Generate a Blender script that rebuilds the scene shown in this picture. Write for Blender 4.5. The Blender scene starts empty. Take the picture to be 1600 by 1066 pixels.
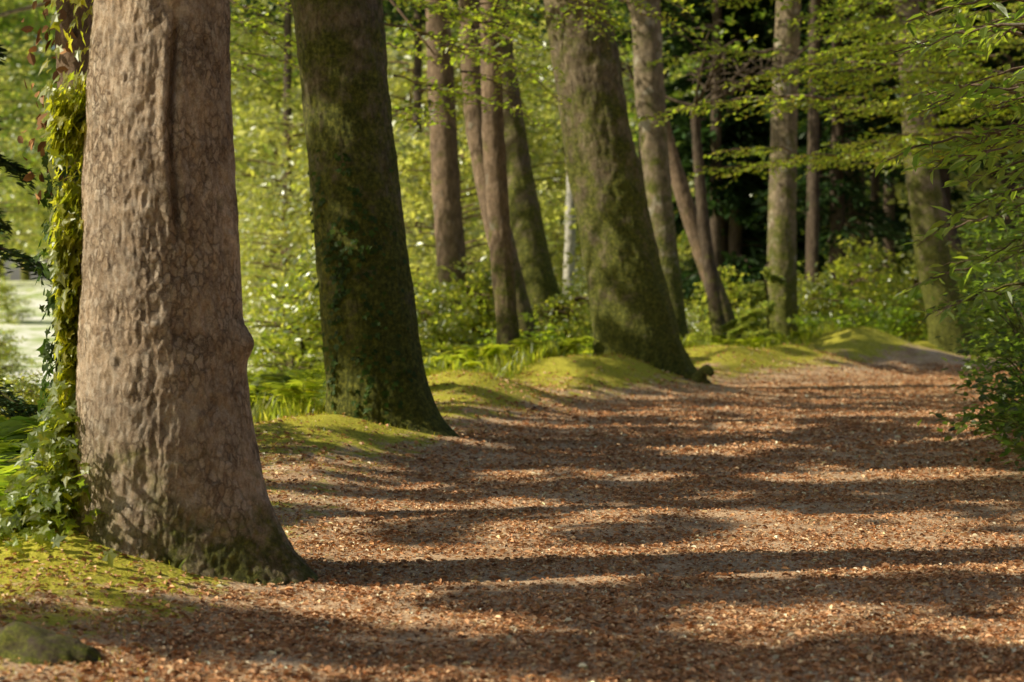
import bpy, math, numpy as np
from mathutils import Vector
rng=np.random.default_rng(7)
sc=bpy.context.scene
# ------------------------------------------------------------ utils
def vnoise(p,seed=0):
    p=np.asarray(p,dtype=np.float64); i=np.floor(p).astype(np.int64); f=p-i; f=f*f*(3-2*f)
    def H(a,b,c):
        n=(a*374761393+b*668265263+c*1274126177+seed*974634777)&0xffffffff
        n=((n^(n>>13))*1274126177)&0xffffffff
        n=(n^(n>>16))&0xffffffff
        return n/4294967295.0
    r=0
    for dx in (0,1):
        for dy in (0,1):
            for dz in (0,1):
                w=(f[:,0] if dx else 1-f[:,0])*(f[:,1] if dy else 1-f[:,1])*(f[:,2] if dz else 1-f[:,2])
                r=r+w*H(i[:,0]+dx,i[:,1]+dy,i[:,2]+dz)
    return r
def fbm(p,oct=4,seed=0):
    a=.5;r=0;t=0;p=np.asarray(p,float)
    for o in range(oct):
        r=r+a*vnoise(p*2**o+o*17.3,seed+o);t+=a;a*=.5
    return r/t
def fb2(x,y,oct=4,seed=0,z=0.0):
    x=np.asarray(x,float);return fbm(np.stack([x.ravel(),np.asarray(y,float).ravel(),np.full(x.size,z)],1),oct,seed).reshape(x.shape)
def ss(a,b,x):
    t=np.clip((x-a)/(b-a),0,1);return t*t*(3-2*t)
def add_mesh(name,V,F,mat,colors=None,parent=None,smooth=True,attrs=None):
    me=bpy.data.meshes.new(name); F=np.asarray(F,np.int32)
    V=np.asarray(V,np.float32); me.vertices.add(len(V)); me.vertices.foreach_set('co',V.ravel())
    me.loops.add(F.size); me.loops.foreach_set('vertex_index',F.ravel())
    me.polygons.add(len(F)); k=F.shape[1]
    me.polygons.foreach_set('loop_start',np.arange(len(F),dtype=np.int32)*k); me.polygons.foreach_set('loop_total',np.full(len(F),k,np.int32))
    me.polygons.foreach_set('use_smooth',np.full(len(F),smooth))
    me.update(calc_edges=True)
    if colors is not None:
        a=me.color_attributes.new('Col','FLOAT_COLOR','POINT')
        c=np.ones((len(V),4),np.float32); c[:,:3]=colors; a.data.foreach_set('color',c.ravel())
    if attrs:
        for n,v in attrs.items():
            a=me.attributes.new(n,'FLOAT','POINT'); a.data.foreach_set('value',np.asarray(v,np.float32))
    me.materials.append(mat)
    ob=bpy.data.objects.new(name,me); sc.collection.objects.link(ob)
    if parent is not None: ob.parent=parent
    return ob
def empty(name,loc=(0,0,0)):
    e=bpy.data.objects.new(name,None); e.location=loc; e.empty_display_size=.3; sc.collection.objects.link(e); return e
Q6=np.array([[0,3,2,1],[0,5,4,3]])
LEAF=(np.array([[0,0,0],[.3,.27,.07],[.68,.24,.05],[1,0,-.05],[.68,-.24,.05],[.3,-.27,.07]],float),Q6)
NARROW=(np.array([[0,0,0],[.25,.16,.04],[.6,.15,.02],[1,0,-.12],[.6,-.15,.02],[.25,-.16,.04]],float),Q6)
IVYV=np.array([[0,0,0],[-.18,.3,.0],[.12,.27,.03],[.3,.52,-.03],[.48,.2,.03],[1,0,-.06],[.48,-.2,.03],[.3,-.52,-.03],[.12,-.27,.03],[-.18,-.3,0]],float)
IVY=(IVYV,np.array([[0,2,1],[0,3,2],[0,4,3],[0,5,4],[0,6,5],[0,7,6],[0,8,7],[0,9,8]]))
BL=(np.array([[0,-.05,0],[0,.05,0],[.6,.03,.06],[1,0,.22]]),np.array([[0,1,2,3]]))
def nrm(v): return v/np.maximum(np.linalg.norm(v,axis=-1,keepdims=True),1e-9)
def scatter(tpl,P,N,S,T=None):
    tv,tf=tpl; n=len(P); N=nrm(N)
    if T is None: T=rng.normal(size=(n,3))
    T=nrm(T-(T*N).sum(1,keepdims=True)*N); B=np.cross(N,T)
    S=np.broadcast_to(np.asarray(S,float),(n,))[:,None,None]
    V=P[:,None,:]+S*(tv[None,:,0:1]*T[:,None,:]+tv[None,:,1:2]*B[:,None,:]+tv[None,:,2:3]*N[:,None,:])
    F=(tf[None]+np.arange(n)[:,None,None]*len(tv)).reshape(-1,tf.shape[1])
    return V.reshape(-1,3),F
def leafmesh(name,P,N,S,C,mat,tpl=LEAF,T=None,parent=None):
    V,F=scatter(tpl,np.asarray(P),N,S,T); C=np.repeat(C,len(tpl[0]),axis=0)
    return add_mesh(name,V,F,mat,colors=C,parent=parent,smooth=False)
def tube(pts,rad,ns=7):
    pts=np.asarray(pts,float); rad=np.asarray(rad,float); n=len(pts)
    T=nrm(np.gradient(pts,axis=0)); ref=np.array([0,1.,0]) if abs(T[0,1])<.9 else np.array([1.,0,0])
    A=nrm(np.cross(T,ref)); B=np.cross(T,A); a=np.linspace(0,2*np.pi,ns,endpoint=False)
    V=pts[:,None]+rad[:,None,None]*(np.cos(a)[None,:,None]*A[:,None]+np.sin(a)[None,:,None]*B[:,None])
    i=np.arange(n-1)[:,None]*ns; j=np.arange(ns)[None]; k=(j+1)%ns
    return V.reshape(-1,3),np.stack([i+j,i+k,i+ns+k,i+ns+j],-1).reshape(-1,4)
class MB:
    def __init__(s): s.V=[];s.F=[];s.n=0
    def add(s,V,F): s.V.append(V);s.F.append(F+s.n);s.n+=len(V)
    def get(s): return np.concatenate(s.V),np.concatenate(s.F)
# ------------------------------------------------------------ materials
def newmat(name):
    m=bpy.data.materials.new(name); m.use_nodes=True; nt=m.node_tree; nt.nodes.clear()
    o=nt.nodes.new('ShaderNodeOutputMaterial'); return m,nt,o
def N_(nt,t,**k):
    n=nt.nodes.new(t)
    for a,b in k.items(): setattr(n,a,b)
    return n
def ramp(nt,fac,stops):
    r=nt.nodes.new('ShaderNodeValToRGB'); el=r.color_ramp.elements
    while len(el)<len(stops): el.new(.5)
    for e,(p,c) in zip(el,stops): e.position=p; e.color=(*c,1)
    nt.links.new(fac,r.inputs[0]); return r.outputs[0]
def mix(nt,f,a,b,typ='MIX'):
    m=nt.nodes.new('ShaderNodeMix'); m.data_type='RGBA'; m.blend_type=typ
    for s,v in ((m.inputs[0],f),(m.inputs[6],a),(m.inputs[7],b)):
        if hasattr(v,'links'): nt.links.new(v,s)
        else: s.default_value=v if not isinstance(v,tuple) or len(v)==4 else (*v,1)
    return m.outputs[2]
def math_(nt,op,a,b=None,clamp=False):
    m=nt.nodes.new('ShaderNodeMath'); m.operation=op; m.use_clamp=clamp
    for s,v in zip(m.inputs,(a,b)):
        if v is None: continue
        if hasattr(v,'links'): nt.links.new(v,s)
        else: s.default_value=v
    return m.outputs[0]
def noise_(nt,vec,s,d=5,r=.6):
    n=nt.nodes.new('ShaderNodeTexNoise'); n.inputs['Scale'].default_value=s; n.inputs['Detail'].default_value=d; n.inputs['Roughness'].default_value=r; nt.links.new(vec,n.inputs['Vector']); return n
def leafmat(name,trans=.5,tb=(4.8,4.6,1.7),gloss=.04,rough=.4):
    m,nt,o=newmat(name); at=N_(nt,'ShaderNodeAttribute',attribute_name='Col')
    d=nt.nodes.new('ShaderNodeBsdfDiffuse'); t=nt.nodes.new('ShaderNodeBsdfTranslucent')
    nt.links.new(at.outputs[0],d.inputs[0])
    nt.links.new(mix(nt,1.0,at.outputs[0],(*tb,1),'MULTIPLY'),t.inputs[0])
    ms=nt.nodes.new('ShaderNodeMixShader'); ms.inputs[0].default_value=trans
    nt.links.new(d.outputs[0],ms.inputs[1]); nt.links.new(t.outputs[0],ms.inputs[2])
    g=nt.nodes.new('ShaderNodeBsdfGlossy'); g.inputs['Roughness'].default_value=rough; g.inputs[0].default_value=(.9,.95,.85,1)
    m2=nt.nodes.new('ShaderNodeMixShader'); m2.inputs[0].default_value=gloss
    nt.links.new(ms.outputs[0],m2.inputs[1]); nt.links.new(g.outputs[0],m2.inputs[2])
    nt.links.new(m2.outputs[0],o.inputs[0]); return m
def barkmat(name,dark,mid,light,moss=.3,mossh=1.0,sc_=(14,14,5),bump=.6,patch=.3,patchcol=(.34,.31,.24),crack=.3,cell=.25,warp=.08,bd=.012):
    m,nt,o=newmat(name); L=nt.links.new
    tc=N_(nt,'ShaderNodeTexCoord'); ob=tc.outputs['Object']
    w1=noise_(nt,ob,13,6,.75); wv=mix(nt,warp,ob,w1.outputs['Color'],'ADD')
    mp=N_(nt,'ShaderNodeMapping'); mp.inputs['Scale'].default_value=sc_; L(wv,mp.inputs[0]); mv=mp.outputs[0]
    vo=N_(nt,'ShaderNodeTexVoronoi',feature='DISTANCE_TO_EDGE'); vo.inputs['Scale'].default_value=1.0; L(mv,vo.inputs['Vector'])
    vc=N_(nt,'ShaderNodeTexVoronoi'); vc.inputs['Scale'].default_value=1.0; L(mv,vc.inputs['Vector'])
    nf=noise_(nt,mv,1.0,11,.8).outputs[0]; fine=noise_(nt,ob,120,4,.7).outputs[0]; ng=noise_(nt,ob,4.5,5,.65).outputs[0]
    cr=ramp(nt,vo.outputs['Distance'],[(0,(0,0,0)),(.16,(1,1,1))])
    cmask=ramp(nt,ng,[(.38,(.0,.0,.0)),(.56,(1,1,1))])
    vcs=N_(nt,'ShaderNodeSeparateColor'); L(vc.outputs['Color'],vcs.inputs[0])
    hgt=math_(nt,'ADD',math_(nt,'MULTIPLY',math_(nt,'MULTIPLY',cr,cmask),.5),math_(nt,'ADD',math_(nt,'MULTIPLY',nf,1.6),math_(nt,'MULTIPLY',fine,.06)))
    hgt=math_(nt,'ADD',hgt,math_(nt,'MULTIPLY',math_(nt,'MULTIPLY',vcs.outputs[1],cmask),.3))
    col=ramp(nt,nf,[(.3,dark),(.46,mid),(.66,light)])
    col=mix(nt,math_(nt,'MULTIPLY',cmask,cell),col,ramp(nt,vcs.outputs[0],[(0,dark),(.6,mid),(1,light)]))
    col=mix(nt,math_(nt,'MULTIPLY',math_(nt,'MULTIPLY',math_(nt,'SUBTRACT',1.0,cr),cmask),crack),col,dark)
    col=mix(nt,1.0,col,ramp(nt,fine,[(.3,(.75,.75,.75)),(.7,(1.2,1.2,1.2))]),'MULTIPLY')
    col=mix(nt,1.0,col,ramp(nt,noise_(nt,ob,1.6,8,.72).outputs[0],[(.35,(.62,.62,.62)),(.65,(1.12,1.08,1.02))]),'MULTIPLY')
    if patch>0:
        pf=ramp(nt,noise_(nt,ob,2.3,8,.65).outputs[0],[(.66-patch*.35,(0,0,0)),(.72-patch*.35,(1,1,1))])
        col=mix(nt,math_(nt,'MULTIPLY',pf,.6),col,patchcol)
    sx=N_(nt,'ShaderNodeSeparateXYZ'); L(ob,sx.inputs[0])
    hz=math_(nt,'SUBTRACT',1.0,math_(nt,'DIVIDE',sx.outputs['Z'],mossh),True)
    mf=math_(nt,'ADD',math_(nt,'ADD',noise_(nt,ob,3.1,9,.7).outputs[0],moss*.5),math_(nt,'MULTIPLY',hz,.28))
    mf=ramp(nt,mf,[(.62,(0,0,0)),(.8,(.95,.95,.95))])
    mcol=ramp(nt,noise_(nt,ob,22,7,.75).outputs[0],[(.3,(.02,.025,.006)),(.5,(.10,.11,.018)),(.7,(.29,.28,.045))])
    col=mix(nt,mf,col,mcol)
    b=N_(nt,'ShaderNodeBsdfPrincipled'); b.inputs['Roughness'].default_value=.9; b.inputs['Specular IOR Level'].default_value=.2; L(col,b.inputs['Base Color'])
    bp=N_(nt,'ShaderNodeBump'); bp.inputs['Strength'].default_value=bump; bp.inputs['Distance'].default_value=bd; L(hgt,bp.inputs['Height']); L(bp.outputs[0],b.inputs['Normal'])
    L(b.outputs[0],o.inputs[0]); return m
M_leaf=leafmat('leaf_green',.62); M_bg=leafmat('leaf_far',.66,(4.9,4.8,2.2),.09,.35); M_can=leafmat('leaf_canopy',.4,(3.2,3.2,1.2)); M_con=leafmat('needle_dark',.25,(1.8,1.9,.9),.02)
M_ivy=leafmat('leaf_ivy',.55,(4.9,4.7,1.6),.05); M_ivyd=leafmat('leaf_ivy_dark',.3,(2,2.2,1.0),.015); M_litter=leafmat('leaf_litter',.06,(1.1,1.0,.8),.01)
M_b1=barkmat('bark_plane',(.16,.105,.066),(.62,.46,.32),(.93,.82,.68),moss=.0,mossh=.9,sc_=(28,28,16),bump=1.0,patch=.0,crack=.7,cell=.35,warp=.08)
M_b2=barkmat('bark_mossy',(.06,.044,.03),(.21,.16,.10),(.44,.37,.26),moss=.26,mossh=6,sc_=(24,24,9),bump=1,patch=.10,crack=.6)
M_b3=barkmat('bark_brown',(.07,.048,.032),(.23,.16,.105),(.42,.31,.22),moss=.1,mossh=3,sc_=(16,16,6),bump=.9,patch=.15,bd=.015)
M_b4=barkmat('bark_pale',(.07,.055,.038),(.24,.185,.12),(.44,.36,.25),moss=.18,mossh=6,sc_=(12,12,7),bump=.8,patch=.28,patchcol=(.5,.45,.35),bd=.015)
M_b5=barkmat('bark_dark',(.03,.022,.016),(.09,.065,.045),(.18,.14,.1),moss=.1,mossh=2,sc_=(12,12,4),bump=.5,patch=.0)
def matground():
    m,nt,o=newmat('forest_floor'); L=nt.links.new
    tc=N_(nt,'ShaderNodeTexCoord'); at=N_(nt,'ShaderNodeAttribute',attribute_name='moss'); mea=N_(nt,'ShaderNodeAttribute',attribute_name='meadow'); ob=tc.outputs['Object']
    def noise(s,d=5,r=.6): return noise_(nt,ob,s,d,r).outputs[0]
    def vor(s):
        n=N_(nt,'ShaderNodeTexVoronoi'); n.inputs['Scale'].default_value=s; L(ob,n.inputs['Vector']); return n
    v1=vor(48); v2=vor(125); s1=N_(nt,'ShaderNodeSeparateColor'); L(v1.outputs['Color'],s1.inputs[0]); s2=N_(nt,'ShaderNodeSeparateColor'); L(v2.outputs['Color'],s2.inputs[0])
    c1=ramp(nt,s1.outputs[0],[(0,(.22,.115,.06)),(.35,(.5,.28,.145)),(.7,(.76,.49,.28)),(1,(.92,.76,.53))])
    c2=ramp(nt,s2.outputs[0],[(0,(.27,.15,.08)),(.5,(.68,.43,.245)),(1,(.93,.8,.58))])
    col=mix(nt,.55,c1,c2)
    col=mix(nt,1.0,col,ramp(nt,noise(1.5,8,.7),[(.35,(.62,.57,.52)),(.65,(1.05,1.03,1.0))]),'MULTIPLY')
    soil=ramp(nt,noise(90,6,.8),[(.3,(.5,.34,.2)),(.7,(.93,.77,.56))])
    col=mix(nt,ramp(nt,noise(1.8,10,.8),[(.5,(0,0,0)),(.62,(.5,.5,.5))]),col,soil)
    mc=ramp(nt,noise(30,8,.75),[(.3,(.14,.13,.018)),(.5,(.46,.42,.05)),(.72,(.75,.65,.13))])
    mf=math_(nt,'ADD',at.outputs['Fac'],math_(nt,'MULTIPLY',math_(nt,'SUBTRACT',noise(3.5,9,.75),.5),2.3))
    col=mix(nt,ramp(nt,mf,[(.42,(0,0,0)),(.66,(1,1,1))]),col,mc)
    col=mix(nt,mea.outputs['Fac'],col,ramp(nt,noise(.5,9,.75),[(.38,(.28,.4,.1)),(.46,(.55,.6,.28)),(.54,(.88,.86,.74))]))
    b=N_(nt,'ShaderNodeBsdfPrincipled'); b.inputs['Roughness'].default_value=.95; b.inputs['Specular IOR Level'].default_value=.1; L(col,b.inputs['Base Color'])
    h=math_(nt,'ADD',math_(nt,'MULTIPLY',v1.outputs['Distance'],.6),noise(70,4,.6))
    bp=N_(nt,'ShaderNodeBump'); bp.inputs['Strength'].default_value=.8; bp.inputs['Distance'].default_value=.006; L(h,bp.inputs['Height']); L(bp.outputs[0],b.inputs['Normal'])
    L(b.outputs[0],o.inputs[0]); return m
M_ground=matground()
# ------------------------------------------------------------ terrain
LY=[-20,5,8,15,20,25,30,36,45,60,90,400]; LX=[-1.3,-1.3,-1.25,-.95,-.65,.6,2.3,5.1,10,21,45,200]
RX=[3.4,3.4,3.4,4.2,4.7,5.7,6.8,8.6,13.2,26,50,210]
def Lf(y): return np.interp(y,LY,LX)
def Rf(y): return np.interp(y,LY,RX)
mounds=[(-1.55,18.8,1.15,.9,.24),(-2.1,17.6,.9,.9,.15),(-.6,25.0,1.0,1.9,.36),(.9,29.8,1.5,1.5,.38),(3.6,35.5,1.5,1.4,.38),(5.6,37.5,1.2,1.7,.40),(7.6,42,1.9,1.8,.6),(-2.4,9.6,.9,1.5,.12),(-2.0,10.2,.7,.7,.1),(2.2,30.4,1.1,.8,.16),(9.6,45,1.2,1.2,.25)]
def height(x,y):
    x=np.asarray(x,float);y=np.asarray(y,float)
    l=Lf(y);r=Rf(y); d=l-x
    bankh=np.interp(y,[0,10,20,32,45,80],[.05,.07,.1,.2,.25,.2])
    h=bankh*ss(-.2,1.0,d)*(1-ss(2.2,5.0,d))
    h=h-.5*ss(3.0,12,d)*(1-ss(30,60,y))+2.6*ss(55,110,y)*ss(14,30,d)
    e=x-r
    h=h+.75*ss(-.3,2.4,e)+.5*ss(2.,12,e)
    for mx,my,sx,sy,a in mounds: h=h+a*np.exp(-((x-mx)/sx)**2-((y-my)/sy)**2)
    h=h+.09*(fb2(x*.8,y*.8,4,3)-.5)*(0.35+1.5*ss(-.3,.8,d)+ss(-.3,.8,e))+.03*(fb2(x*4,y*4,3,5)-.5)
    return h
def mossmask(x,y):
    d=Lf(y)-x; m=ss(-.35,.5,d)*.40
    for mx,my,sx,sy,a in mounds: m=m+min(.6,.22+a*1.2)*np.exp(-((x-mx)/sx/1.15)**2-((y-my)/sy/1.15)**2)
    m=m+ss(5,9,d)*.5+.35*ss(1.5,3,x-Rf(y))
    return np.clip(m,0,1)
def axis(segs):
    out=[]
    for a,b,s in segs: out.append(np.arange(a,b,s))
    return np.unique(np.round(np.concatenate(out+[[segs[-1][1]]]),4))
xs=axis([(-400,-60,20),(-60,-12,2),(-12,-5,.3),(-5,5,.045),(5,12,.12),(12,60,1.5),(60,400,20)])
ys=axis([(-60,0,4),(0,6,.4),(6,14,.04),(14,24,.07),(24,50,.14),(50,100,2),(100,500,20)])
X,Y=np.meshgrid(xs,ys); Z=height(X,Y)
nx,ny=len(xs),len(ys); idx=np.arange(nx*ny).reshape(ny,nx)
F=np.stack([idx[:-1,:-1],idx[:-1,1:],idx[1:,1:],idx[1:,:-1]],-1).reshape(-1,4)
meadow=ss(4.5,8,Lf(Y)-X)*ss(22,34,Y)
add_mesh('ground',np.stack([X,Y,Z],-1).reshape(-1,3),F,M_ground,attrs={'moss':mossmask(X,Y).ravel(),'meadow':meadow.ravel()})
# ------------------------------------------------------------ light
TH=math.radians(-13); EL=math.radians(37)
SH=np.array([-math.cos(TH),math.sin(TH)]); K=1/math.tan(EL)
sd=Vector((SH[0]*math.cos(EL),SH[1]*math.cos(EL),math.sin(EL)))
sl=bpy.data.lights.new('sun','SUN'); sl.energy=5; sl.angle=math.radians(.5); sl.color=(1,.92,.73)
so=bpy.data.objects.new('sun',sl); so.rotation_euler=sd.to_track_quat('Z','Y').to_euler(); so.location=(-20,10,20); sc.collection.objects.link(so)
w=bpy.data.worlds.new('World'); sc.world=w; w.use_nodes=True; nt=w.node_tree
bg=nt.nodes['Background']; sky=nt.nodes.new('ShaderNodeTexSky'); sky.sky_type='NISHITA'; sky.sun_disc=False
sky.sun_elevation=EL; sky.sun_rotation=-math.radians(103); sky.air_density=1.0; sky.dust_density=1.8; sky.ozone_density=.5
nt.links.new(sky.outputs[0],bg.inputs[0]); bg.inputs[1].default_value=.095
# ------------------------------------------------------------ trees
def trunk(name,Y0,pts,mat,ns=64,dz=.05,flare=.08,flh=.3,lobes=(),disp=.012,seed=0,groove=None,burl=None,lob=.05,d2w=.5):
    pts=sorted(pts,key=lambda q:q[1]); zz=np.array([q[1] for q in pts]);xx=np.array([q[0] for q in pts]);rr=np.array([q[2] for q in pts])
    zm=min(zz[-1],abs(Y0)*.16+2); z=np.concatenate([np.arange(zz[0]-.35,zm,dz),np.arange(zm,zz[-1]+.01,.3)])
    def sm(v):
        g=np.linspace(z[0],z[-1],400); f=np.interp(g,zz,v); f=np.convolve(np.pad(f,8,mode='edge'),np.ones(17)/17,'valid'); return np.interp(z,g,f)
    cx,cr=sm(xx),sm(rr); cy=.06*np.sin(z*.6+seed)*ss(1,4,z)
    a=np.linspace(0,2*np.pi,ns,endpoint=False); A,ZZ=np.meshgrid(a,z)
    R=np.repeat(cr[:,None],ns,1); zb=zz[0]; e=np.exp(-np.maximum(ZZ-zb,0)/flh)
    R=R*(1+lob*(fb2(np.cos(A)*1.5+ZZ*.25,np.sin(A)*1.5,3,seed+1)-.5)*2)
    R=R+flare*e*(1+.5*np.cos(A*5+seed)+.3*np.cos(A*3+seed*2))
    for (la,lw,lr,lh) in lobes:
        da=np.abs((A-la+np.pi)%(2*np.pi)-np.pi); R=R+lr*np.exp(-(da/lw)**2)*np.exp(-np.maximum(ZZ-zb,0)/lh)
    q=np.stack([np.cos(A)*R,np.sin(A)*R,ZZ],-1).reshape(-1,3)
    d1=fbm(q*np.array([9,9,4]),4,seed+5)-.5; 
    d2=1-np.abs(fbm(q*np.array([24,24,9]),3,seed+9)-.5)*4
    R=R+(d1*disp*2.4+d2*disp*d2w).reshape(R.shape)
    if groove:
        ga,z0,z1,gd,gw=groove; ga_=ga+.03*np.sin(ZZ*5); da=((A-ga_+np.pi)%(2*np.pi)-np.pi)*R
        en=ss(z0-.03,z0+.15,ZZ)*(1-ss(z1-.3,z1+.05,ZZ))
        R=R-gd*np.exp(-(da/gw)**2)*en+gd*.45*np.exp(-((np.abs(da)-gw*2.6)/(gw*1.6))**2)*en
    if burl:
        for ba,bz,bh,bw,bv in burl:
            da=((A-ba+np.pi)%(2*np.pi)-np.pi)*R; R=R+bh*np.exp(-(da/bw)**2-((ZZ-bz)/bv)**2)
    V=np.stack([cx[:,None]+np.cos(A)*R,cy[:,None]+np.sin(A)*R,ZZ],-1).reshape(-1,3)
    n=len(z); i=np.arange(n-1)[:,None]*ns; j=np.arange(ns)[None]; kk=(j+1)%ns
    F=np.stack([i+j,i+kk,i+ns+kk,i+ns+j],-1).reshape(-1,4)
    bx=xx[0]; V[:,0]-=bx
    root=empty(name,(bx,Y0,0)); add_mesh('trunk',V,F,mat,parent=root)
    return root,np.stack([cx-bx,cy,z,cr],1)
def gcol(n,base,var=.35,yel=.3):
    b=np.array(base)[None]*np.exp(rng.normal(0,var,(n,1))); t=rng.random((n,1))*yel
    return np.clip(b*(1-t)+b*np.array([[1.9,1.25,.5]])*t,0,.19)
G_L=(.05,.095,.018); G_M=(.05,.095,.02); G_D=(.03,.06,.022); G_B=(.09,.14,.028)
def crown(root,ax,zlo,zhi,rad,mat_b,nl=6,nleaf=5000,leaf=.2,base=G_M,seed=0,mat=None):
    r=np.random.default_rng(seed+100); mb=MB(); C=[]
    for k in range(nl):
        z=zlo+(zhi-zlo)*(k+.3)/nl*.8; i=np.argmin(abs(ax[:,2]-z)); p=ax[i,:3]; rr=ax[i,3]
        a=r.random()*6.28; L=rad*(.6+.5*r.random()); t=np.linspace(0,1,8)[:,None]
        d=np.array([math.cos(a),math.sin(a),0]); P=p+d*L*t+np.array([0,0,1.])*L*.5*t**1.3+r.normal(0,.06,(8,3))*L*.3*t
        mb.add(*tube(P,np.linspace(rr*.42,.02,8),6))
        for q in P[3:]:
            for _ in range(3):
                e=q+r.normal(0,.32*rad*.5,3)*np.array([1,1,.6]); mb.add(*tube(np.stack([q,(q+e)/2+[0,0,.1],e]),[.03,.02,.008],4)); C.append(e)
    V,F=mb.get(); add_mesh('branches',V,F,mat_b,parent=root)
    C=np.array(C); i=r.integers(0,len(C),nleaf); P=C[i]+r.normal(0,1,(nleaf,3))*np.array([.55,.55,.25])*rad*.22
    P=P[P[:,2]>zlo*.85]; n=len(P)
    leafmesh('crown',P,np.array([0,0,1.])+r.normal(0,.5,(n,3)),leaf*(.7+.6*r.random(n)),gcol(n,base),mat or M_can,parent=root)
PI=math.pi
t1,ax1=trunk('plane_tree',10,[(-1.76,-.12,.43),(-1.76,.66,.415),(-1.76,.98,.405),(-1.76,1.625,.385),(-1.775,2.27,.355),(-1.749,2.95,.325),(-1.68,6,.28),(-1.5,12,.16)],M_b1,ns=480,dz=.010,flare=.06,flh=.25,
   lobes=[(-.2,.5,.56,.34),(-1.0,.35,.18,.25),(PI+.2,.5,.06,.3),(-2.0,.35,.09,.2)],disp=.013,d2w=.9,seed=3,groove=(-PI/2+.36,1.68,2.85,.05,.016),burl=[(-.12,1.19,.06,.1,.08),(-.5,.5,.03,.2,.3),(-1.4,2.1,.02,.2,.5),(-2.2,1.2,.02,.2,.5)],lob=.06)
crown(t1,ax1,8,12,3.0,M_b1,6,1000,.2,seed=1)
t2,ax2=trunk('mossy_tree',19,[(-1.25,0.02,.45),(-1.295,.6,.45),(-1.37,1.22,.44),(-1.43,1.83,.425),(-1.557,3.05,.405),(-1.68,4.27,.42),(-2.1,8,.36),(-2.6,13,.2)],M_b2,ns=240,dz=.022,flare=.08,flh=.22,lobes=[(-.3,.5,.46,.28),(PI+.3,.4,.1,.3)],disp=.018,seed=11)
crown(t2,ax2,8.5,13,3.0,M_b2,6,1000,.22,seed=2)
specs=[
('tree',40,[(-1.03,.05,.34),(-1.157,1.66,.30),(-1.325,3.59,.275),(-1.41,5.5,.27),(-1.50,7.44,.24),(-1.8,14,.12)],M_b3,dict(flare=.1,seed=21)),
('tree',31,[(0,.05,.19),(-.08,1.1,.17),(-.17,2.1,.17),(-.3,4.09,.165),(-.339,6.09,.145),(-.4,11,.08)],M_b3,dict(flare=.04,seed=22)),
('tree',37,[(.3,.3,.3),(0,1.64,.25),(-.416,3.42,.23),(-.65,4.6,.22),(-.74,5.8,.21),(-1.0,11,.12)],M_b3,dict(flare=.05,seed=23)),
('mossy_tree',39,[(.85,.1,.55),(.73,.65,.46),(.4,2.28,.34),(.1,4.16,.25),(-.188,6.29,.21),(-.7,12,.12)],M_b2,dict(flare=.1,seed=24)),
('shade_tree',31,[(2.1,.0,.56),(1.94,1.1,.55),(1.725,2.1,.53),(1.525,3.1,.52),(1.316,4.09,.50),(1.167,5.09,.49),(.987,6.09,.49),(.4,12,.25)],M_b2,dict(flare=.1,seed=25,lobes=[(-.2,.45,.45,.4),(PI+.2,.5,.35,.9)],ns=128,dz=.04,disp=.035,lob=.18)),
('shade_tree',42,[(3.42,.1,.34),(3.36,1.27,.28),(3.09,3.7,.27),(2.9,5.72,.31),(2.81,7.75,.3),(2.6,14,.15)],M_b4,dict(flare=.1,seed=26)),
('tree',48,[(5.3,.3,.27),(5.2,.78,.25),(4.24,3.56,.21),(3.86,4.8,.18),(2.8,9,.1)],M_b3,dict(flare=.05,seed=27)),
('tree',47,[(5.0,.2,.2),(4.8,1.2,.16),(4.55,3,.14),(4.3,6,.1)],M_b5,dict(flare=.05,seed=37)),
('shade_tree',50,[(6.8,.2,.4),(6.78,1.08,.37),(6.77,3.33,.345),(6.83,5.74,.32),(6.96,8.95,.3),(7,15,.15)],M_b4,dict(flare=.1,seed=28)),
('shade_tree',60,[(10.3,.2,.36),(10.3,2.75,.31),(10.4,10.5,.26),(10.4,16,.12)],M_b4,dict(flare=.1,seed=29)),
('mossy_tree',45,[(10.0,.15,.44),(9.5,2.41,.38),(9.25,4.58,.36),(9.05,6.75,.29),(8.9,8.2,.26),(8.6,14,.14)],M_b2,dict(flare=.12,seed=30,lobes=[(0,.5,.3,.5)])),
('tree',55,[(13.1,.4,.28),(12.8,1.05,.25),(12.2,3,.2),(11.6,5,.16),(10.8,9,.1)],M_b5,dict(flare=.08,seed=31)),
('tree',12.6,[(-2.76,-.1,.14),(-2.74,1.5,.125),(-2.76,3.5,.12),(-2.8,8,.07)],M_b3,dict(flare=.03,seed=32,ns=60,dz=.03)),
('birch_tree',52,[(1.45,0,.16),(1.5,2.5,.14),(1.6,6,.11),(1.6,12,.06)],barkmat('bark_birch',(.12,.11,.09),(.5,.48,.42),(.7,.68,.6),moss=-.1,sc_=(6,6,14),patch=.0),dict(flare=.03,seed=33)),
]
for n_,y_,p_,m_,k_ in specs:
    kk=dict(ns=64,dz=.07,disp=.02); kk.update(k_); r_,a_=trunk(n_,y_,p_,m_,**kk)
    zt=p_[-1][1]; crown(r_,a_,1.4+.15*y_ if y_>20 else 4.5,zt,2.8 if y_>20 else 1.2,m_,7,1100 if y_>20 else 300,.17,G_B,seed=k_['seed'],mat=M_leaf)
t=np.linspace(0,1,12); mb=MB()
mb.add(*tube(np.stack([2.75+.25*t,30.2-.3*t,-.05+.42*np.sin(t*2.2)],1),.15*(1-.8*t)+.02*np.sin(t*9),14))
mb.add(*tube(np.stack([2.6+.5*t,30.3-.1*t,.22*(1-t)],1),.2*(1-.7*t),12))
V,F=mb.get(); V+=.08*(fbm(V*6,3,4)[:,None]-.5); add_mesh('tree_stump',V,F,M_b5)
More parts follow.
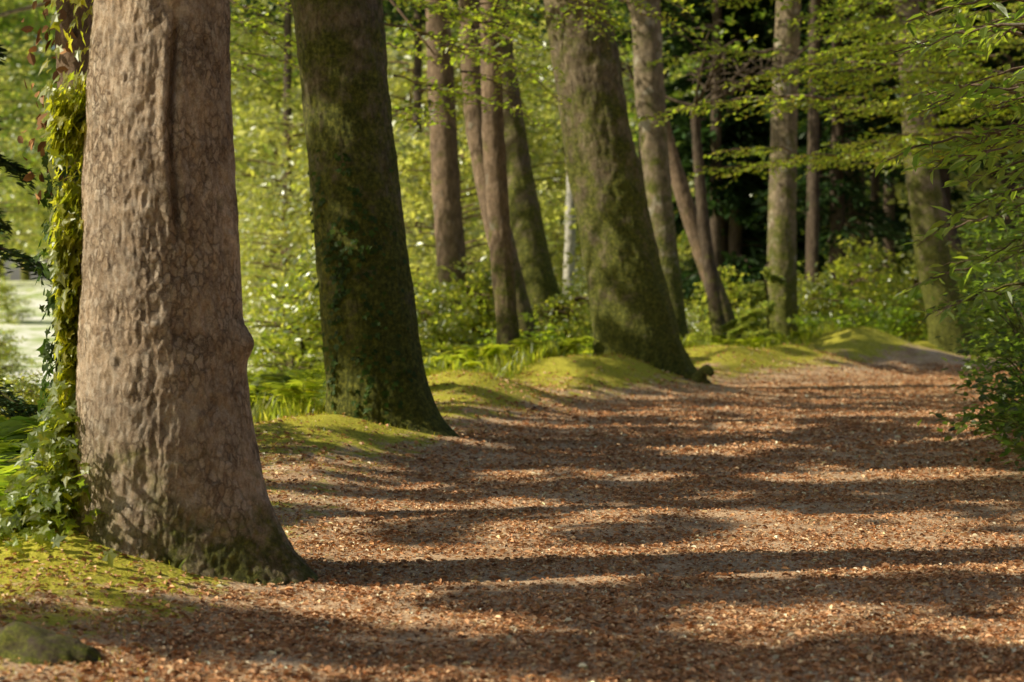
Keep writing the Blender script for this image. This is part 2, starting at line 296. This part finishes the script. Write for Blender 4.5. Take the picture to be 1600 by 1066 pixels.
def conifer_mesh(H,R,seed,n=9000,zlo=.12):
    r=np.random.default_rng(seed); mb=MB(); mb.add(*tube(np.stack([r.normal(0,.03,12),r.normal(0,.03,12),np.linspace(0,H,12)],1),np.linspace(H*.014,.02,12),9))
    P=[];T=[]; nb=int(H*7)
    for k in range(nb):
        z=H*(zlo+(1-zlo)*k/nb); L=R*(1-z/H)**.8*(.7+.5*r.random())+.15; a=r.random()*6.28
        t=np.linspace(0,1,6); d=np.array([math.cos(a),math.sin(a)])
        B=np.stack([d[0]*L*t,d[1]*L*t,z+.12*L*t-.38*L*t**2],1); mb.add(*tube(B,np.linspace(.03,.006,6)*min(1,H/8),4))
        m=int(n/nb*(.4+L/R)); u=r.random(m)**.7; w_=(r.random(m)-.5)*L*.5*(1.1-u)
        q=np.stack([d[0]*L*u-d[1]*w_,d[1]*L*u+d[0]*w_,z+.12*L*u-.38*L*u**2-np.abs(r.normal(0,.06,m))],1); P.append(q)
        T.append(np.stack([d[0]-d[1]*w_*3,d[1]+d[0]*w_*3,np.full(m,-.5)],1))
    V,F=mb.get(); return (V,F),np.concatenate(P),np.concatenate(T)
def instance_group(parent_name,variants,places):
    root=empty(parent_name)
    for (x,y,s,rot,v) in places:
        for me in variants[v]:
            o=bpy.data.objects.new(me.name.split('.')[0],me); o.location=(x,y,float(height(np.array([x]),np.array([y]))[0])-.1); o.scale=(s,s,s); o.rotation_euler=(0,0,rot); o.parent=root; sc.collection.objects.link(o)
    return root
def tomesh(ob):
    me=ob.data; bpy.data.objects.remove(ob); return me
conv=[]
for s in range(3):
    (V,F),P,T=conifer_mesh(13+2*s,2.6,s,n=7000,zlo=[.1,.3,.18][s])
    a=tomesh(add_mesh('trunk',V,F,M_b5)); n=len(P)
    b=tomesh(leafmesh('needles',P,np.array([0,0,1.])+rng.normal(0,.4,(n,3)),.34*(.6+.7*rng.random(n)),gcol(n,G_D,.35,.2),M_con,NARROW,T))
    conv.append((a,b))
def broad(H,R,seed,n=9000,leaf=.26,base=G_L,zlo=.12):
    r=np.random.default_rng(seed); mb=MB(); z=np.linspace(0,H*.85,10); tp=np.stack([np.cumsum(r.normal(0,.12,10)),np.cumsum(r.normal(0,.12,10)),z],1); mb.add(*tube(tp,np.linspace(H*.014,.03,10),8)); C=[]
    for k in range(46):
        f=zlo+(.95-zlo)*k/46; p=np.array([np.interp(f*H,z,tp[:,0]),np.interp(f*H,z,tp[:,1]),min(f*H,H*.85)]); a=r.random()*6.28; L=R*math.sin(math.pi*min(.95,.22+f*.75))**.8*(.5+.6*r.random())
        t=np.linspace(0,1,6)[:,None]; B=p+np.array([math.cos(a),math.sin(a),0])*L*t+np.array([0,0,1.])*L*(.3*t-.25*t**2); mb.add(*tube(B,np.linspace(.04,.01,6),4))
        for q in (B[3],B[4],B[5],B[5]): C.append(q+r.normal(0,.3,3))
    C=np.array(C); i=r.integers(0,len(C),n); P=C[i]+r.normal(0,1,(n,3))*np.array([.42,.42,.16])*R*.3
    P[:,2]=np.maximum(P[:,2],.1); V,F=mb.get(); a=tomesh(add_mesh('trunk',V,F,M_b3)); br=np.exp(r.normal(0,.3,(len(C),1)))[i]
    b=tomesh(leafmesh('leaves',P,np.array([-.6,.1,1.])+r.normal(0,.55,(n,3)),leaf*(.6+.7*r.random(n)),np.clip(gcol(n,base,.3,.4)*br,0,.19),M_bg)); return (a,b)
brv=[broad(11,3.8,1,4200,.26,(.13,.165,.055)),broad(8,3.2,2,4000,.24,(.14,.17,.06),.05),broad(13,4.2,3,7000,.28,(.08,.125,.03),.1),broad(3.2,1.8,4,3000,.17,(.115,.155,.03),.02)]  # first two variants: distance haze put into paler leaf colours
var=conv+brv
pl=[]
r=np.random.default_rng(5)
for k in range(20):
    y=62+r.random()*50; x=-.29*y+r.random()*(.29*y+4); 
    if x/y<-.2 and y<95: continue
    pl.append((x,y,.8+.6*r.random(),r.random()*6,3+int(r.integers(0,2))))
for k in range(28):
    y=108+r.random()*35; x=-.30*y+(k+r.random())/28*(.38*y); pl.append((x,y,1.5+.6*r.random(),r.random()*6,3+2*int(r.integers(0,2))))
for k in range(5):
    y=44+r.random()*14; x=-.18*y+r.random()*(.18*y); pl.append((x,y,.6+.4*r.random(),r.random()*6,4))
for k in range(24):
    y=32+r.random()*30; x=Lf(y)-5-r.random()*(.22*y)
    if x/y<-.19: continue
    pl.append((x,y,.35+.45*r.random(),r.random()*6,6))
for x,y,s in [(-5.4,20.5,.3),(-6.6,24,.3),(-7.6,28,.3),(-4.6,19,.22),(-10.5,41,.35),(-18.2,72,.5)]: pl.append((x,y,s,x,6))
for k in range(52):
    y=58+r.random()*60; x=.065*y+r.random()*(.24*y)+1; 
    pl.append((x,y,.9+.5*r.random(),r.random()*6,int(r.integers(0,3)) if r.random()<.65 else 3+int(r.integers(0,3))))
for k in range(22):
    y=49+r.random()*14; x=.07*y+r.random()*(.24*y); 
    if x>Lf(y)-1 and x<Rf(y)+.5 and y<52: continue
    pl.append((x,y,.45+.5*r.random(),r.random()*6,6))
instance_group('distant_forest',var,pl)
# unseen wood added right of and behind the viewpoint to cut sky fill
pl=[]
for k in range(34):
    a=math.radians(-120+150*(k+r.random()*.8)/34); d=11+r.random()*12; x=2+math.cos(a)*d; y=2+math.sin(a)*d
    if y>8 and x<.33*y+4.5: continue
    pl.append((x,y,.95+.4*r.random(),r.random()*6,[0,2,5][int(r.integers(0,3))]))
instance_group('fill_blocking_wood',var,pl)
k=0
for px,yy_,rr in [(5.9,58,.16),(7.2,62,.17),(8.4,56,.15),(9.3,61,.14),(13.2,70,.2),(14.4,58,.2),(6.4,66,.2),(12,66,.15),(15.5,62,.22),(3.9,60,.15),(10.9,52,.12),(8.0,53,.13),(12.9,49,.17),(11.6,56,.16),(-2.9,60,.14),(2.6,64,.15),(-6.6,58,.13)]:
    k+=1; r_,a_=trunk('spruce_tree',yy_,[(px,.1,rr*1.1),(px+.05,5,rr),(px+.1,16,rr*.6)],M_b5,ns=20,dz=.4,flare=.05,seed=60+k)
    crown(r_,a_,9,16,2.4,M_b5,8,1500,.3,G_D,seed=60+k,mat=M_con)
# ------------------------------------------------------------ unseen shade trees added left of view, crowns shaped to dapple the path
N0=100000
gy=5+rng.random(N0)*36; x0_=Lf(gy)-np.where(gy<15,2.0,.4); gx=x0_+rng.random(N0)*(Rf(gy)+2.5-x0_)
u=gx; v=gx*math.sin(TH)+gy*math.cos(TH)
vt=gy+.05*(u+.5)+.22*np.sin(u*1.4)
nz=.3*fb2(u*.6,vt*1.1,3,77)+.7*fb2(u*1.9,vt*2.0,3,78)
thr=np.full(N0,.51)
# gaps cut in the leaves where sun should land (centre, half width, amount, from, to, along the sun direction or along the path)
for vc,wd,am,u0,u1,tl in [(-1.76*math.sin(TH)+10*math.cos(TH),.55,.6,-9,2.4,0),(7.2,.3,.2,-9,9,1),(8.6,.5,.1,-9,9,1),(11.5,.4,.14,-9,9,1),(13.3,.6,.2,-9,.6,1),(16.2,.5,.1,0,9,1),(18.3,.8,.25,-9,-1.2,0),(20.1,.4,.1,-9,9,1),(22.4,.4,.1,-9,9,1),(24.8,.7,.14,-9,9,1),(28.2,.6,.12,-9,9,1),(33.8,2.6,.36,-30,30,1)]:
    q=vt if tl else v
    thr-=am*np.exp(-((q-vc)/wd)**2)*ss(u0-1,u0,u)*(1-ss(u1,u1+1,u))
for vc,wd,am,u0,u1 in [(7.85,.22,.2,-9,9),(9.6,.4,.12,.2,9),(14.8,.6,.05,-9,9),(21.4,.6,.05,-9,9),(17.5,.7,.06,-.5,9)]: thr+=am*np.exp(-((vt-vc)/wd)**2)*ss(u0-1,u0,u)  # denser leaves where shade bands should fall on the path
keep=nz<thr
gx,gy=gx[keep],gy[keep]; n=len(gx); zc=7.0+rng.random(n)*1.6+rng.random(n)**2*3+np.maximum(0,gy-30)*.12
P=np.stack([gx+SH[0]*zc*K,gy+SH[1]*zc*K,zc],1)
sites=[(-9.5,4.5),(-10,12.2),(-9.5,20.5),(-11,29),(-12.5,38)]
S=np.array(sites); who=np.argmin(((P[:,None,:2]-S[None])**2).sum(2),1)
for k,(sx,sy) in enumerate(sites):
    root,ax=trunk('shade_tree',sy,[(sx,-.4,.3),(sx+.05,3,.22),(sx+.2,7,.18),(sx+.4,11,.08)],M_b4,ns=32,dz=.1,flare=.1,seed=80+k)
    Q=P[who==k]
    if len(Q)<10: continue
    q=Q-np.array(root.location); m=len(q)
    leafmesh('crown',q,np.array([-.4,.0,.8])+rng.normal(0,.35,(m,3)),.17*(.6+.8*rng.random(m)),gcol(m,G_M),M_can,parent=root)
    mb=MB()
    for j in rng.integers(0,m,20):
        e=q[j]; s=np.array([0,0,6+rng.random()*3.]); s[0]=np.interp(s[2],ax[:,2],ax[:,0]); t=np.linspace(0,1,6)[:,None]
        mb.add(*tube(s*(1-t)+e*t+np.array([0,0,.5])*np.sin(t*3.14),np.linspace(.05,.01,6),5))
    V,F=mb.get(); add_mesh('branches',V,F,M_b4,parent=root)
# ------------------------------------------------------------ leaf litter
def litter(n,y0,y1,x0f,x1f,smin,smax):
    y=y0*(y1/y0)**rng.random(n); x=x0f(y)+rng.random(n)*(x1f(y)-x0f(y)); s=smin+(smax-smin)*rng.random(n)**3.5
    keep=(rng.random(n)>mossmask(x,y)*.8)&(fb2(x*2.2,y*2.2,4,31)+rng.random(n)*.5>.62)
    return x[keep],y[keep],s[keep]
x,y,s=litter(330000,6.3,40,lambda y:np.maximum(-.27*y,Lf(y)-2.6),lambda y:np.minimum(.27*y,Rf(y)+2.2),.01,.046)
s=s*np.clip(y/13,1,1.6); z=height(x,y)+.003+.007*rng.random(len(x)); n=len(x)
pal=np.array([(.48,.25,.125),(.64,.37,.195),(.78,.54,.31),(.29,.15,.08),(.9,.76,.53),(.55,.285,.14),(.7,.385,.175)])
C=np.clip(pal[rng.choice(7,n,p=[.22,.24,.17,.12,.05,.13,.07])]*np.exp(rng.normal(0,.16,(n,1))),0,.92)
CURL=(LEAF[0]*np.array([1,1.0,3.0]),LEAF[1])
leafmesh('leaf_litter',np.stack([x,y,z],1),np.array([0,0,1.])+rng.normal(0,.25,(n,3)),s,C,M_litter,CURL)
# ------------------------------------------------------------ ivy
r1=lambda z: np.interp(z,ax1[:,2],ax1[:,3])
n=5200; z=-.05+3.1*rng.random(n)
zt=np.array([-.1,.2,.5,.8,1.1,1.4,2.0,2.6,3.1]); wv=np.interp(z,zt,[.4,.4,.3,.18,.12,.10,.13,.17,.12]); 
a=PI-.05+rng.normal(0,1,n)*wv+.07*np.sin(z*5); off=np.interp(z,zt,[.22,.28,.22,.14,.10,.11,.17,.22,.16])*rng.random(n)+.015
R=r1(z)+.12*np.exp(-(z+.12)/.25)+off; P=np.stack([-1.76+R*np.cos(a),10+R*np.sin(a),z],1)
keepn=fb2(a*3,z*3,3,5)+.25*rng.random(n)>.54; P,a=P[keepn],a[keepn]; n=len(P)
Nn=np.stack([np.cos(a),np.sin(a)-.3,np.full(n,.35)],1)+rng.normal(0,.4,(n,3)); T=np.stack([rng.normal(0,.5,n),rng.normal(0,.5,n),-np.ones(n)],1)
ivy=empty('ivy',(0,0,0)); 
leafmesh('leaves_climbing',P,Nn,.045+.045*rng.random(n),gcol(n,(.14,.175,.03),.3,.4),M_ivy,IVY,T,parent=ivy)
n=1500; P=np.stack([-2.32+rng.normal(0,.17,n),10.0+rng.normal(0,.3,n),0*np.zeros(n)],1); P[:,2]=height(P[:,0],P[:,1])+.02+rng.random(n)**1.3*.62*np.exp(-((P[:,0]+2.22)/.22)**2)
leafmesh('leaves_ground',P,np.array([-.2,-.5,.8])+rng.normal(0,.4,(n,3)),.04+.045*rng.random(n),gcol(n,(.09,.13,.025),.35,.4),M_ivy,IVY,parent=ivy)
n=900; z=rng.random(n)*2.2+.2; a=rng.normal(-PI/2,1.2,n); P=np.stack([-2.75+.17*np.cos(a)+rng.normal(0,.03,n),12.6+.17*np.sin(a)-.03,z],1)
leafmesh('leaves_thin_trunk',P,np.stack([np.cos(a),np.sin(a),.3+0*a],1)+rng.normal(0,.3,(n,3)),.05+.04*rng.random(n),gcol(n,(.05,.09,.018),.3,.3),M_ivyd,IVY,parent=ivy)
n=110; z=2.0+rng.random(n)*1.6; a=rng.normal(PI,1.0,n); P=np.stack([-2.78+.2*np.cos(a)+rng.normal(0,.05,n),12.6+.2*np.sin(a),z],1)
leafmesh('dry_leaves',P,np.stack([np.cos(a),np.sin(a),.3+0*a],1)+rng.normal(0,.5,(n,3)),.06+.05*rng.random(n),np.clip(np.array([(.3,.16,.07)])*np.exp(rng.normal(0,.3,(n,1))),0,.8),M_litter,LEAF,parent=ivy)
mb=MB()
for k in range(9):
    z=np.linspace(-.1,1.2+rng.random()*1.8,30); a=PI+rng.normal(0,.2)+.15*np.sin(z*3+k); R=r1(z)+.12*np.exp(-(z+.12)/.25)+.012
    mb.add(*tube(np.stack([-1.76+R*np.cos(a),10+R*np.sin(a),z],1),np.full(30,.007),5))
V,F=mb.get(); add_mesh('stems',V,F,M_b3,parent=ivy)
n=700; z=.2+rng.random(n)*2.6; a=-PI/2+rng.normal(-.35,.5,n); R=np.interp(z,ax2[:,2],ax2[:,3])+.03+.03*rng.random(n); c=np.interp(z,ax2[:,2],ax2[:,0])-1.25
k_=fb2(a*4,z*2.5,3,8)>.5; a,z,c,R=a[k_],z[k_],c[k_],R[k_]; n=len(a)
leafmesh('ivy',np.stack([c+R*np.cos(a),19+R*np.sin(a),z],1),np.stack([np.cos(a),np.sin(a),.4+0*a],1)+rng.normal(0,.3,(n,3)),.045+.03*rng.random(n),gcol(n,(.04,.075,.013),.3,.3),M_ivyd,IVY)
# ------------------------------------------------------------ ferns
def fern_arrays(cx,cy,L,r,nf=9):
    P=[];T=[];S=[];Nn=[]
    z0=float(height(np.array([cx]),np.array([cy]))[0])
    for k in range(nf):
        a=r.random()*6.28; l=L*(.7+.5*r.random()); m=26; t=np.linspace(.12,1,m); d=np.array([math.cos(a),math.sin(a)]); o_=np.zeros(m)
        R=l*(.75*t); zz=z0+l*(.95*t-.62*t**2.2); w=l*.24*np.sin(np.clip(t*1.05,0,1)*PI*.93)**.8*(1.15-t*.6)+.01
        for sgn in (-1,1):
            P.append(np.stack([cx+d[0]*R,cy+d[1]*R,zz],1)); T.append(np.stack([-d[1]*sgn+d[0]*.5+o_,d[0]*sgn+d[1]*.5+o_,-.15+o_],1)+r.normal(0,.08,(m,3)))
            S.append(w); Nn.append(np.stack([-d[0]*.3+o_,-d[1]*.3+o_,1+o_],1)+r.normal(0,.12,(m,3)))
    return np.concatenate(P),np.concatenate(Nn),np.concatenate(S),np.concatenate(T)
def fernpatch(name,places,base):
    A=[fern_arrays(x,y,L,rng) for x,y,L in places]; P,Nn,S,T=[np.concatenate([a[i] for a in A]) for i in range(4)]
    V,F=scatter(NARROW,P,Nn,S,T); add_mesh(name,V,F,M_leaf,colors=np.repeat(gcol(len(P),base,.2,.35),6,axis=0),smooth=False)
fernpatch('fern',[(-3.0,11.6,1.0),(-3.3,12.8,1.1),(-2.8,11.0,.85),(-3.6,13.5,1.1),(-3.1,12.2,1.1),(-2.6,10.7,.6),(-3.7,12.2,1.0),(-2.95,10.6,.8),(-3.2,11.2,1.0),(-2.55,9.9,.4),(-3.5,14.5,1.1),(-3.0,13.8,1.0)],(.10,.15,.028))
fernpatch('fern',[(4.15,14.3,.5),(4.3,16.2,.6),(4.9,18.8,.7),(3.75,12.9,.4),(5.4,21,.7)],(.06,.10,.022))
pl=[]
for k in range(210):
    y=21.5+rng.random()**1.3*26; x=Lf(y)-1.9-rng.random()*(.18*y); pl.append((x,y,.5+.5*rng.random()))
fernpatch('fern_bed',pl,(.12,.16,.03))
n=26000; y=20+rng.random(n)*32; x=Lf(y)-1.7-rng.random(n)**1.2*(.2*y); z=height(x,y)
Tt=np.stack([rng.normal(0,.6,n),rng.normal(0,.6,n),np.ones(n)],1)
leafmesh('grass',np.stack([x,y,z],1),np.stack([rng.normal(0,1,n),rng.normal(0,1,n),0*x],1),.12+.22*rng.random(n),gcol(n,(.12,.16,.03),.25,.4),M_leaf,BL,Tt)
n=70000; y=7+rng.random(n)**1.3*36; x=Lf(y)+.6-rng.random(n)*3.4; k_=(rng.random(n)<mossmask(x,y)**1.5)&(fb2(x*3,y*3,3,9)>.46); x,y=x[k_],y[k_]; n=len(x)
leafmesh('moss',np.stack([x,y,height(x,y)-.004],1),np.stack([rng.normal(0,1,n),rng.normal(0,1,n),0*x],1),(.016+.025*rng.random(n))*np.clip(y/14,1,1.8),gcol(n,(.18,.18,.03),.25,.4),M_leaf,BL,np.stack([rng.normal(0,.5,n),rng.normal(0,.5,n),np.ones(n)],1))
# ------------------------------------------------------------ leaf sprays
def spray(p0,a,L,r,leaf=.09,tilt=.1,droop=.22,step=.06):
    P=[];T=[];tw=[]
    d=np.array([math.cos(a),math.sin(a),tilt]); m=10; t=np.linspace(0,1,m)[:,None]
    ax=p0+d*L*t+np.array([0,0,-1.])*droop*L*t**2+r.normal(0,.012,(m,3))*L; tw.append(tube(ax,np.linspace(.012*L**.7+.003,.003,m),4))
    k=int(L/.11)
    for i in range(k):
        f=(i+.6)/k; q=np.array([np.interp(f,t[:,0],ax[:,c]) for c in range(3)]); sg=1 if i%2 else -1
        b=a+sg*(.85+r.normal(0,.12)); l=L*.5*(1.08-f)**.8*(.7+.5*r.random()); dd=np.array([math.cos(b),math.sin(b),-.1+r.normal(0,.12)])
        e=q+dd*l+np.array([0,0,-.12*l]); tw.append(tube(np.stack([q,(q+e)/2+[0,0,.02],e]),[.005,.004,.002],3))
        s=np.arange(.04,l+.03,step); n=len(s); 
        for j in range(n):
            c=q+(e-q)*s[j]/l; g=b+(1 if j%2 else -1)*.8+r.normal(0,.2); P.append(c); T.append((math.cos(g),math.sin(g),-.25+r.normal(0,.2)))
    return np.array(P),np.array(T),tw
def sprays(name,specs,base=(.10,.15,.03),leaf=.1,tpl=LEAF,step=.06,trunkpts=None):
    root=empty(name); PP=[];TT=[];mb=MB(); r=np.random.default_rng(len(specs)*7+3)
    for (p,a,L,ti,dr) in specs:
        P,T,tw=spray(np.array(p,float),a,L,r,leaf,ti,dr,step); PP.append(P);TT.append(T)
        for q in tw: mb.add(*q)
    P=np.concatenate(PP);T=np.concatenate(TT);n=len(P)
    leafmesh('leaves',P,np.array([-.2,-.1,1.])+r.normal(0,.45,(n,3)),leaf*(.7+.5*r.random(n)),gcol(n,base,.2,.4),M_leaf,tpl,T,parent=root)
    if trunkpts is not None: mb.add(*tube([q[:3] for q in trunkpts],[q[3] for q in trunkpts],8))
    V,F=mb.get(); add_mesh('twigs',V,F,M_b3,parent=root); return root
r=np.random.default_rng(12)
sp=[]
for k in range(34):
    z=3.9+r.random()*2.7; x=4.6+r.random()*4.2; y=29+r.random()*8
    sp.append(((x,y,z),PI+r.normal(0,.45),1.3+r.random()*1.5,.05,.16))
for k in range(7):
    z=4.2+k*.35; sp.append(((9.0,31+r.random()*3,z),PI+r.normal(0,.1),3.4+r.random(),.06,.12))
sprays('shade_tree',sp,leaf=.105,base=(.115,.165,.03),trunkpts=[(9.4,31,.3,.2),(9.3,31,4,.17),(9.2,31,9,.1)])
sp=[]
for k in range(26): sp.append(((-1.9+r.random()*1.5,24+r.random()*4,3.9+r.random()*1.7),r.normal(-.3,.7),.9+r.random()*.8,0,.35))
for k in range(12): sp.append(((.6+r.random()*1.6,28,5.4+r.random()*.7),r.normal(0,1.2),.9,-.1,.4))
for k in range(16): sp.append(((-4.6+r.random()*1.6,25+r.random()*4,4.4+r.random()*1.4),r.normal(-.3,.9),.9+r.random()*.7,0,.35))
sprays('shade_tree',sp,leaf=.09,base=(.115,.165,.03),trunkpts=[(-2.3,28,7,.04),(-1.8,26,5.6,.03),(-1,26,4.6,.01)])
sp=[]
for k in range(22): sp.append(((3.15+r.random()*.9,12.2+r.random()*2.2,2.35+r.random()*1.15),PI+r.normal(.1,.4),.55+r.random()*.55,.05,.25))
for k in range(14): sp.append(((4.0+r.random()*.6,14.5+r.random()*2.5,1.3+r.random()*1.0),PI+r.normal(.1,.5),.5+r.random()*.5,.05,.35))
sprays('chestnut_tree',sp,leaf=.16,tpl=NARROW,step=.085,base=(.08,.125,.028),trunkpts=[(4.6,13.5,.3,.09),(4.4,13.4,2,.07),(4.0,13.2,3.2,.04),(3.6,13,4.2,.02)])
def shrub(name,cx,cy,rx,ry,H,nc,nl,leaf,base,seed,tpl=LEAF):
    r=np.random.default_rng(seed); root=empty(name,(cx,cy,float(height(np.array([cx]),np.array([cy]))[0]))); mb=MB(); C=[]
    for k in range(nc):
        a=r.random()*6.28; q=r.random()**.5*(1.25 if r.random()<.2 else 1); e=np.array([math.cos(a)*rx*q,math.sin(a)*ry*q,H*(.1+.9*r.random())*math.sqrt(max(.05,1-.75*q*q))]); b=e*np.array([.25,.25,0])
        t=np.linspace(0,1,5)[:,None]; mb.add(*tube(b*(1-t)+e*t+np.array([0,0,.1*H])*np.sin(t*3.1),np.linspace(.014,.003,5),4)); C.append(e)
    C=np.array(C); i=r.integers(0,nc,nl); P=C[i]+r.normal(0,1,(nl,3))*np.array([.15,.15,.06]); V,F=mb.get(); add_mesh('stems',V,F,M_b5,parent=root)
    leafmesh('leaves',P,np.array([0,-.1,1.])+r.normal(0,.4,(nl,3)),leaf*(.6+.7*r.random(nl)),gcol(nl,base,.35,.35)*1.25,M_leaf,tpl,parent=root)
shrub('shrub',4.6,16.0,.75,1.6,1.5,50,2600,.085,(.035,.06,.015),1)
shrub('shrub',5.2,18.5,.85,1.6,2.0,50,2700,.09,(.04,.065,.016),2)
shrub('shrub',6.0,22,.9,2,2.5,50,2800,.1,(.045,.075,.018),3)
shrub('shrub',6.9,25.5,1.0,2,3.0,50,2800,.1,(.035,.06,.016),4)
shrub('shrub',8.4,30,1.3,2.5,3.0,60,3200,.11,(.035,.065,.016),5)
shrub('shrub',4.1,13.6,.5,1.0,.8,30,1100,.07,(.035,.06,.015),6)
shrub('shrub',11.2,47,2.0,2.5,2.4,60,3000,.14,(.05,.085,.018),7)
shrub('shrub',8.2,47.5,1.6,1.5,1.7,50,2500,.14,(.065,.10,.02),8)
shrub('shrub',.4,36,.9,.8,1.3,40,2200,.1,(.08,.12,.018),9)
shrub('shrub',1.9,34.5,.5,.6,1.1,24,900,.1,(.07,.10,.018),10)
(V,F),P,T=conifer_mesh(1.9,.95,9,n=5200,zlo=.05); root=empty('spruce_sapling',(5.25,41,.3)); add_mesh('trunk',V,F,M_b5,parent=root)
leafmesh('needles',P,np.array([0,0,1.])+rng.normal(0,.4,(len(P),3)),.11,gcol(len(P),(.12,.16,.07),.25,.3),M_leaf,NARROW,T,parent=root)
(V,F),P,T=conifer_mesh(9,2.0,21,n=26000,zlo=.03); root=empty('fir_tree',(-5.3,15.8,-.1)); add_mesh('trunk',V,F,M_b5,parent=root)
leafmesh('needles',P,np.array([0,0,1.])+rng.normal(0,.4,(len(P),3)),.085,gcol(len(P),G_D,.3,.2),M_con,NARROW,T,parent=root)
me=bpy.data.meshes.new('mossy_rock'); import bmesh
bm=bmesh.new(); bmesh.ops.create_icosphere(bm,subdivisions=5,radius=1)
co=np.array([v.co[:] for v in bm.verts]); dn=fbm(co*1.6+5,5,3)-.5
for v_,d in zip(bm.verts,dn): v_.co*=1+.9*d
bm.to_mesh(me); bm.free(); me.materials.append(M_b5)
for p in me.polygons: p.use_smooth=True
ro=bpy.data.objects.new('mossy_rock',me); ro.scale=(.3,.2,.15); ro.location=(-1.72,7.4,.0); ro.rotation_euler=(0,.15,-.3); sc.collection.objects.link(ro)
# ------------------------------------------------------------ camera
cam=bpy.data.cameras.new('camera'); co=bpy.data.objects.new('camera',cam); sc.collection.objects.link(co); sc.camera=co
co.location=(0,0,1.4); co.rotation_euler=(PI/2,0,0); cam.lens=70; cam.sensor_width=36; cam.shift_y=-63/1600; cam.clip_end=2000
cam.dof.use_dof=True; cam.dof.focus_distance=12; cam.dof.aperture_fstop=2.6
sc.view_settings.view_transform='Standard'; sc.view_settings.look='None'; sc.view_settings.exposure=0
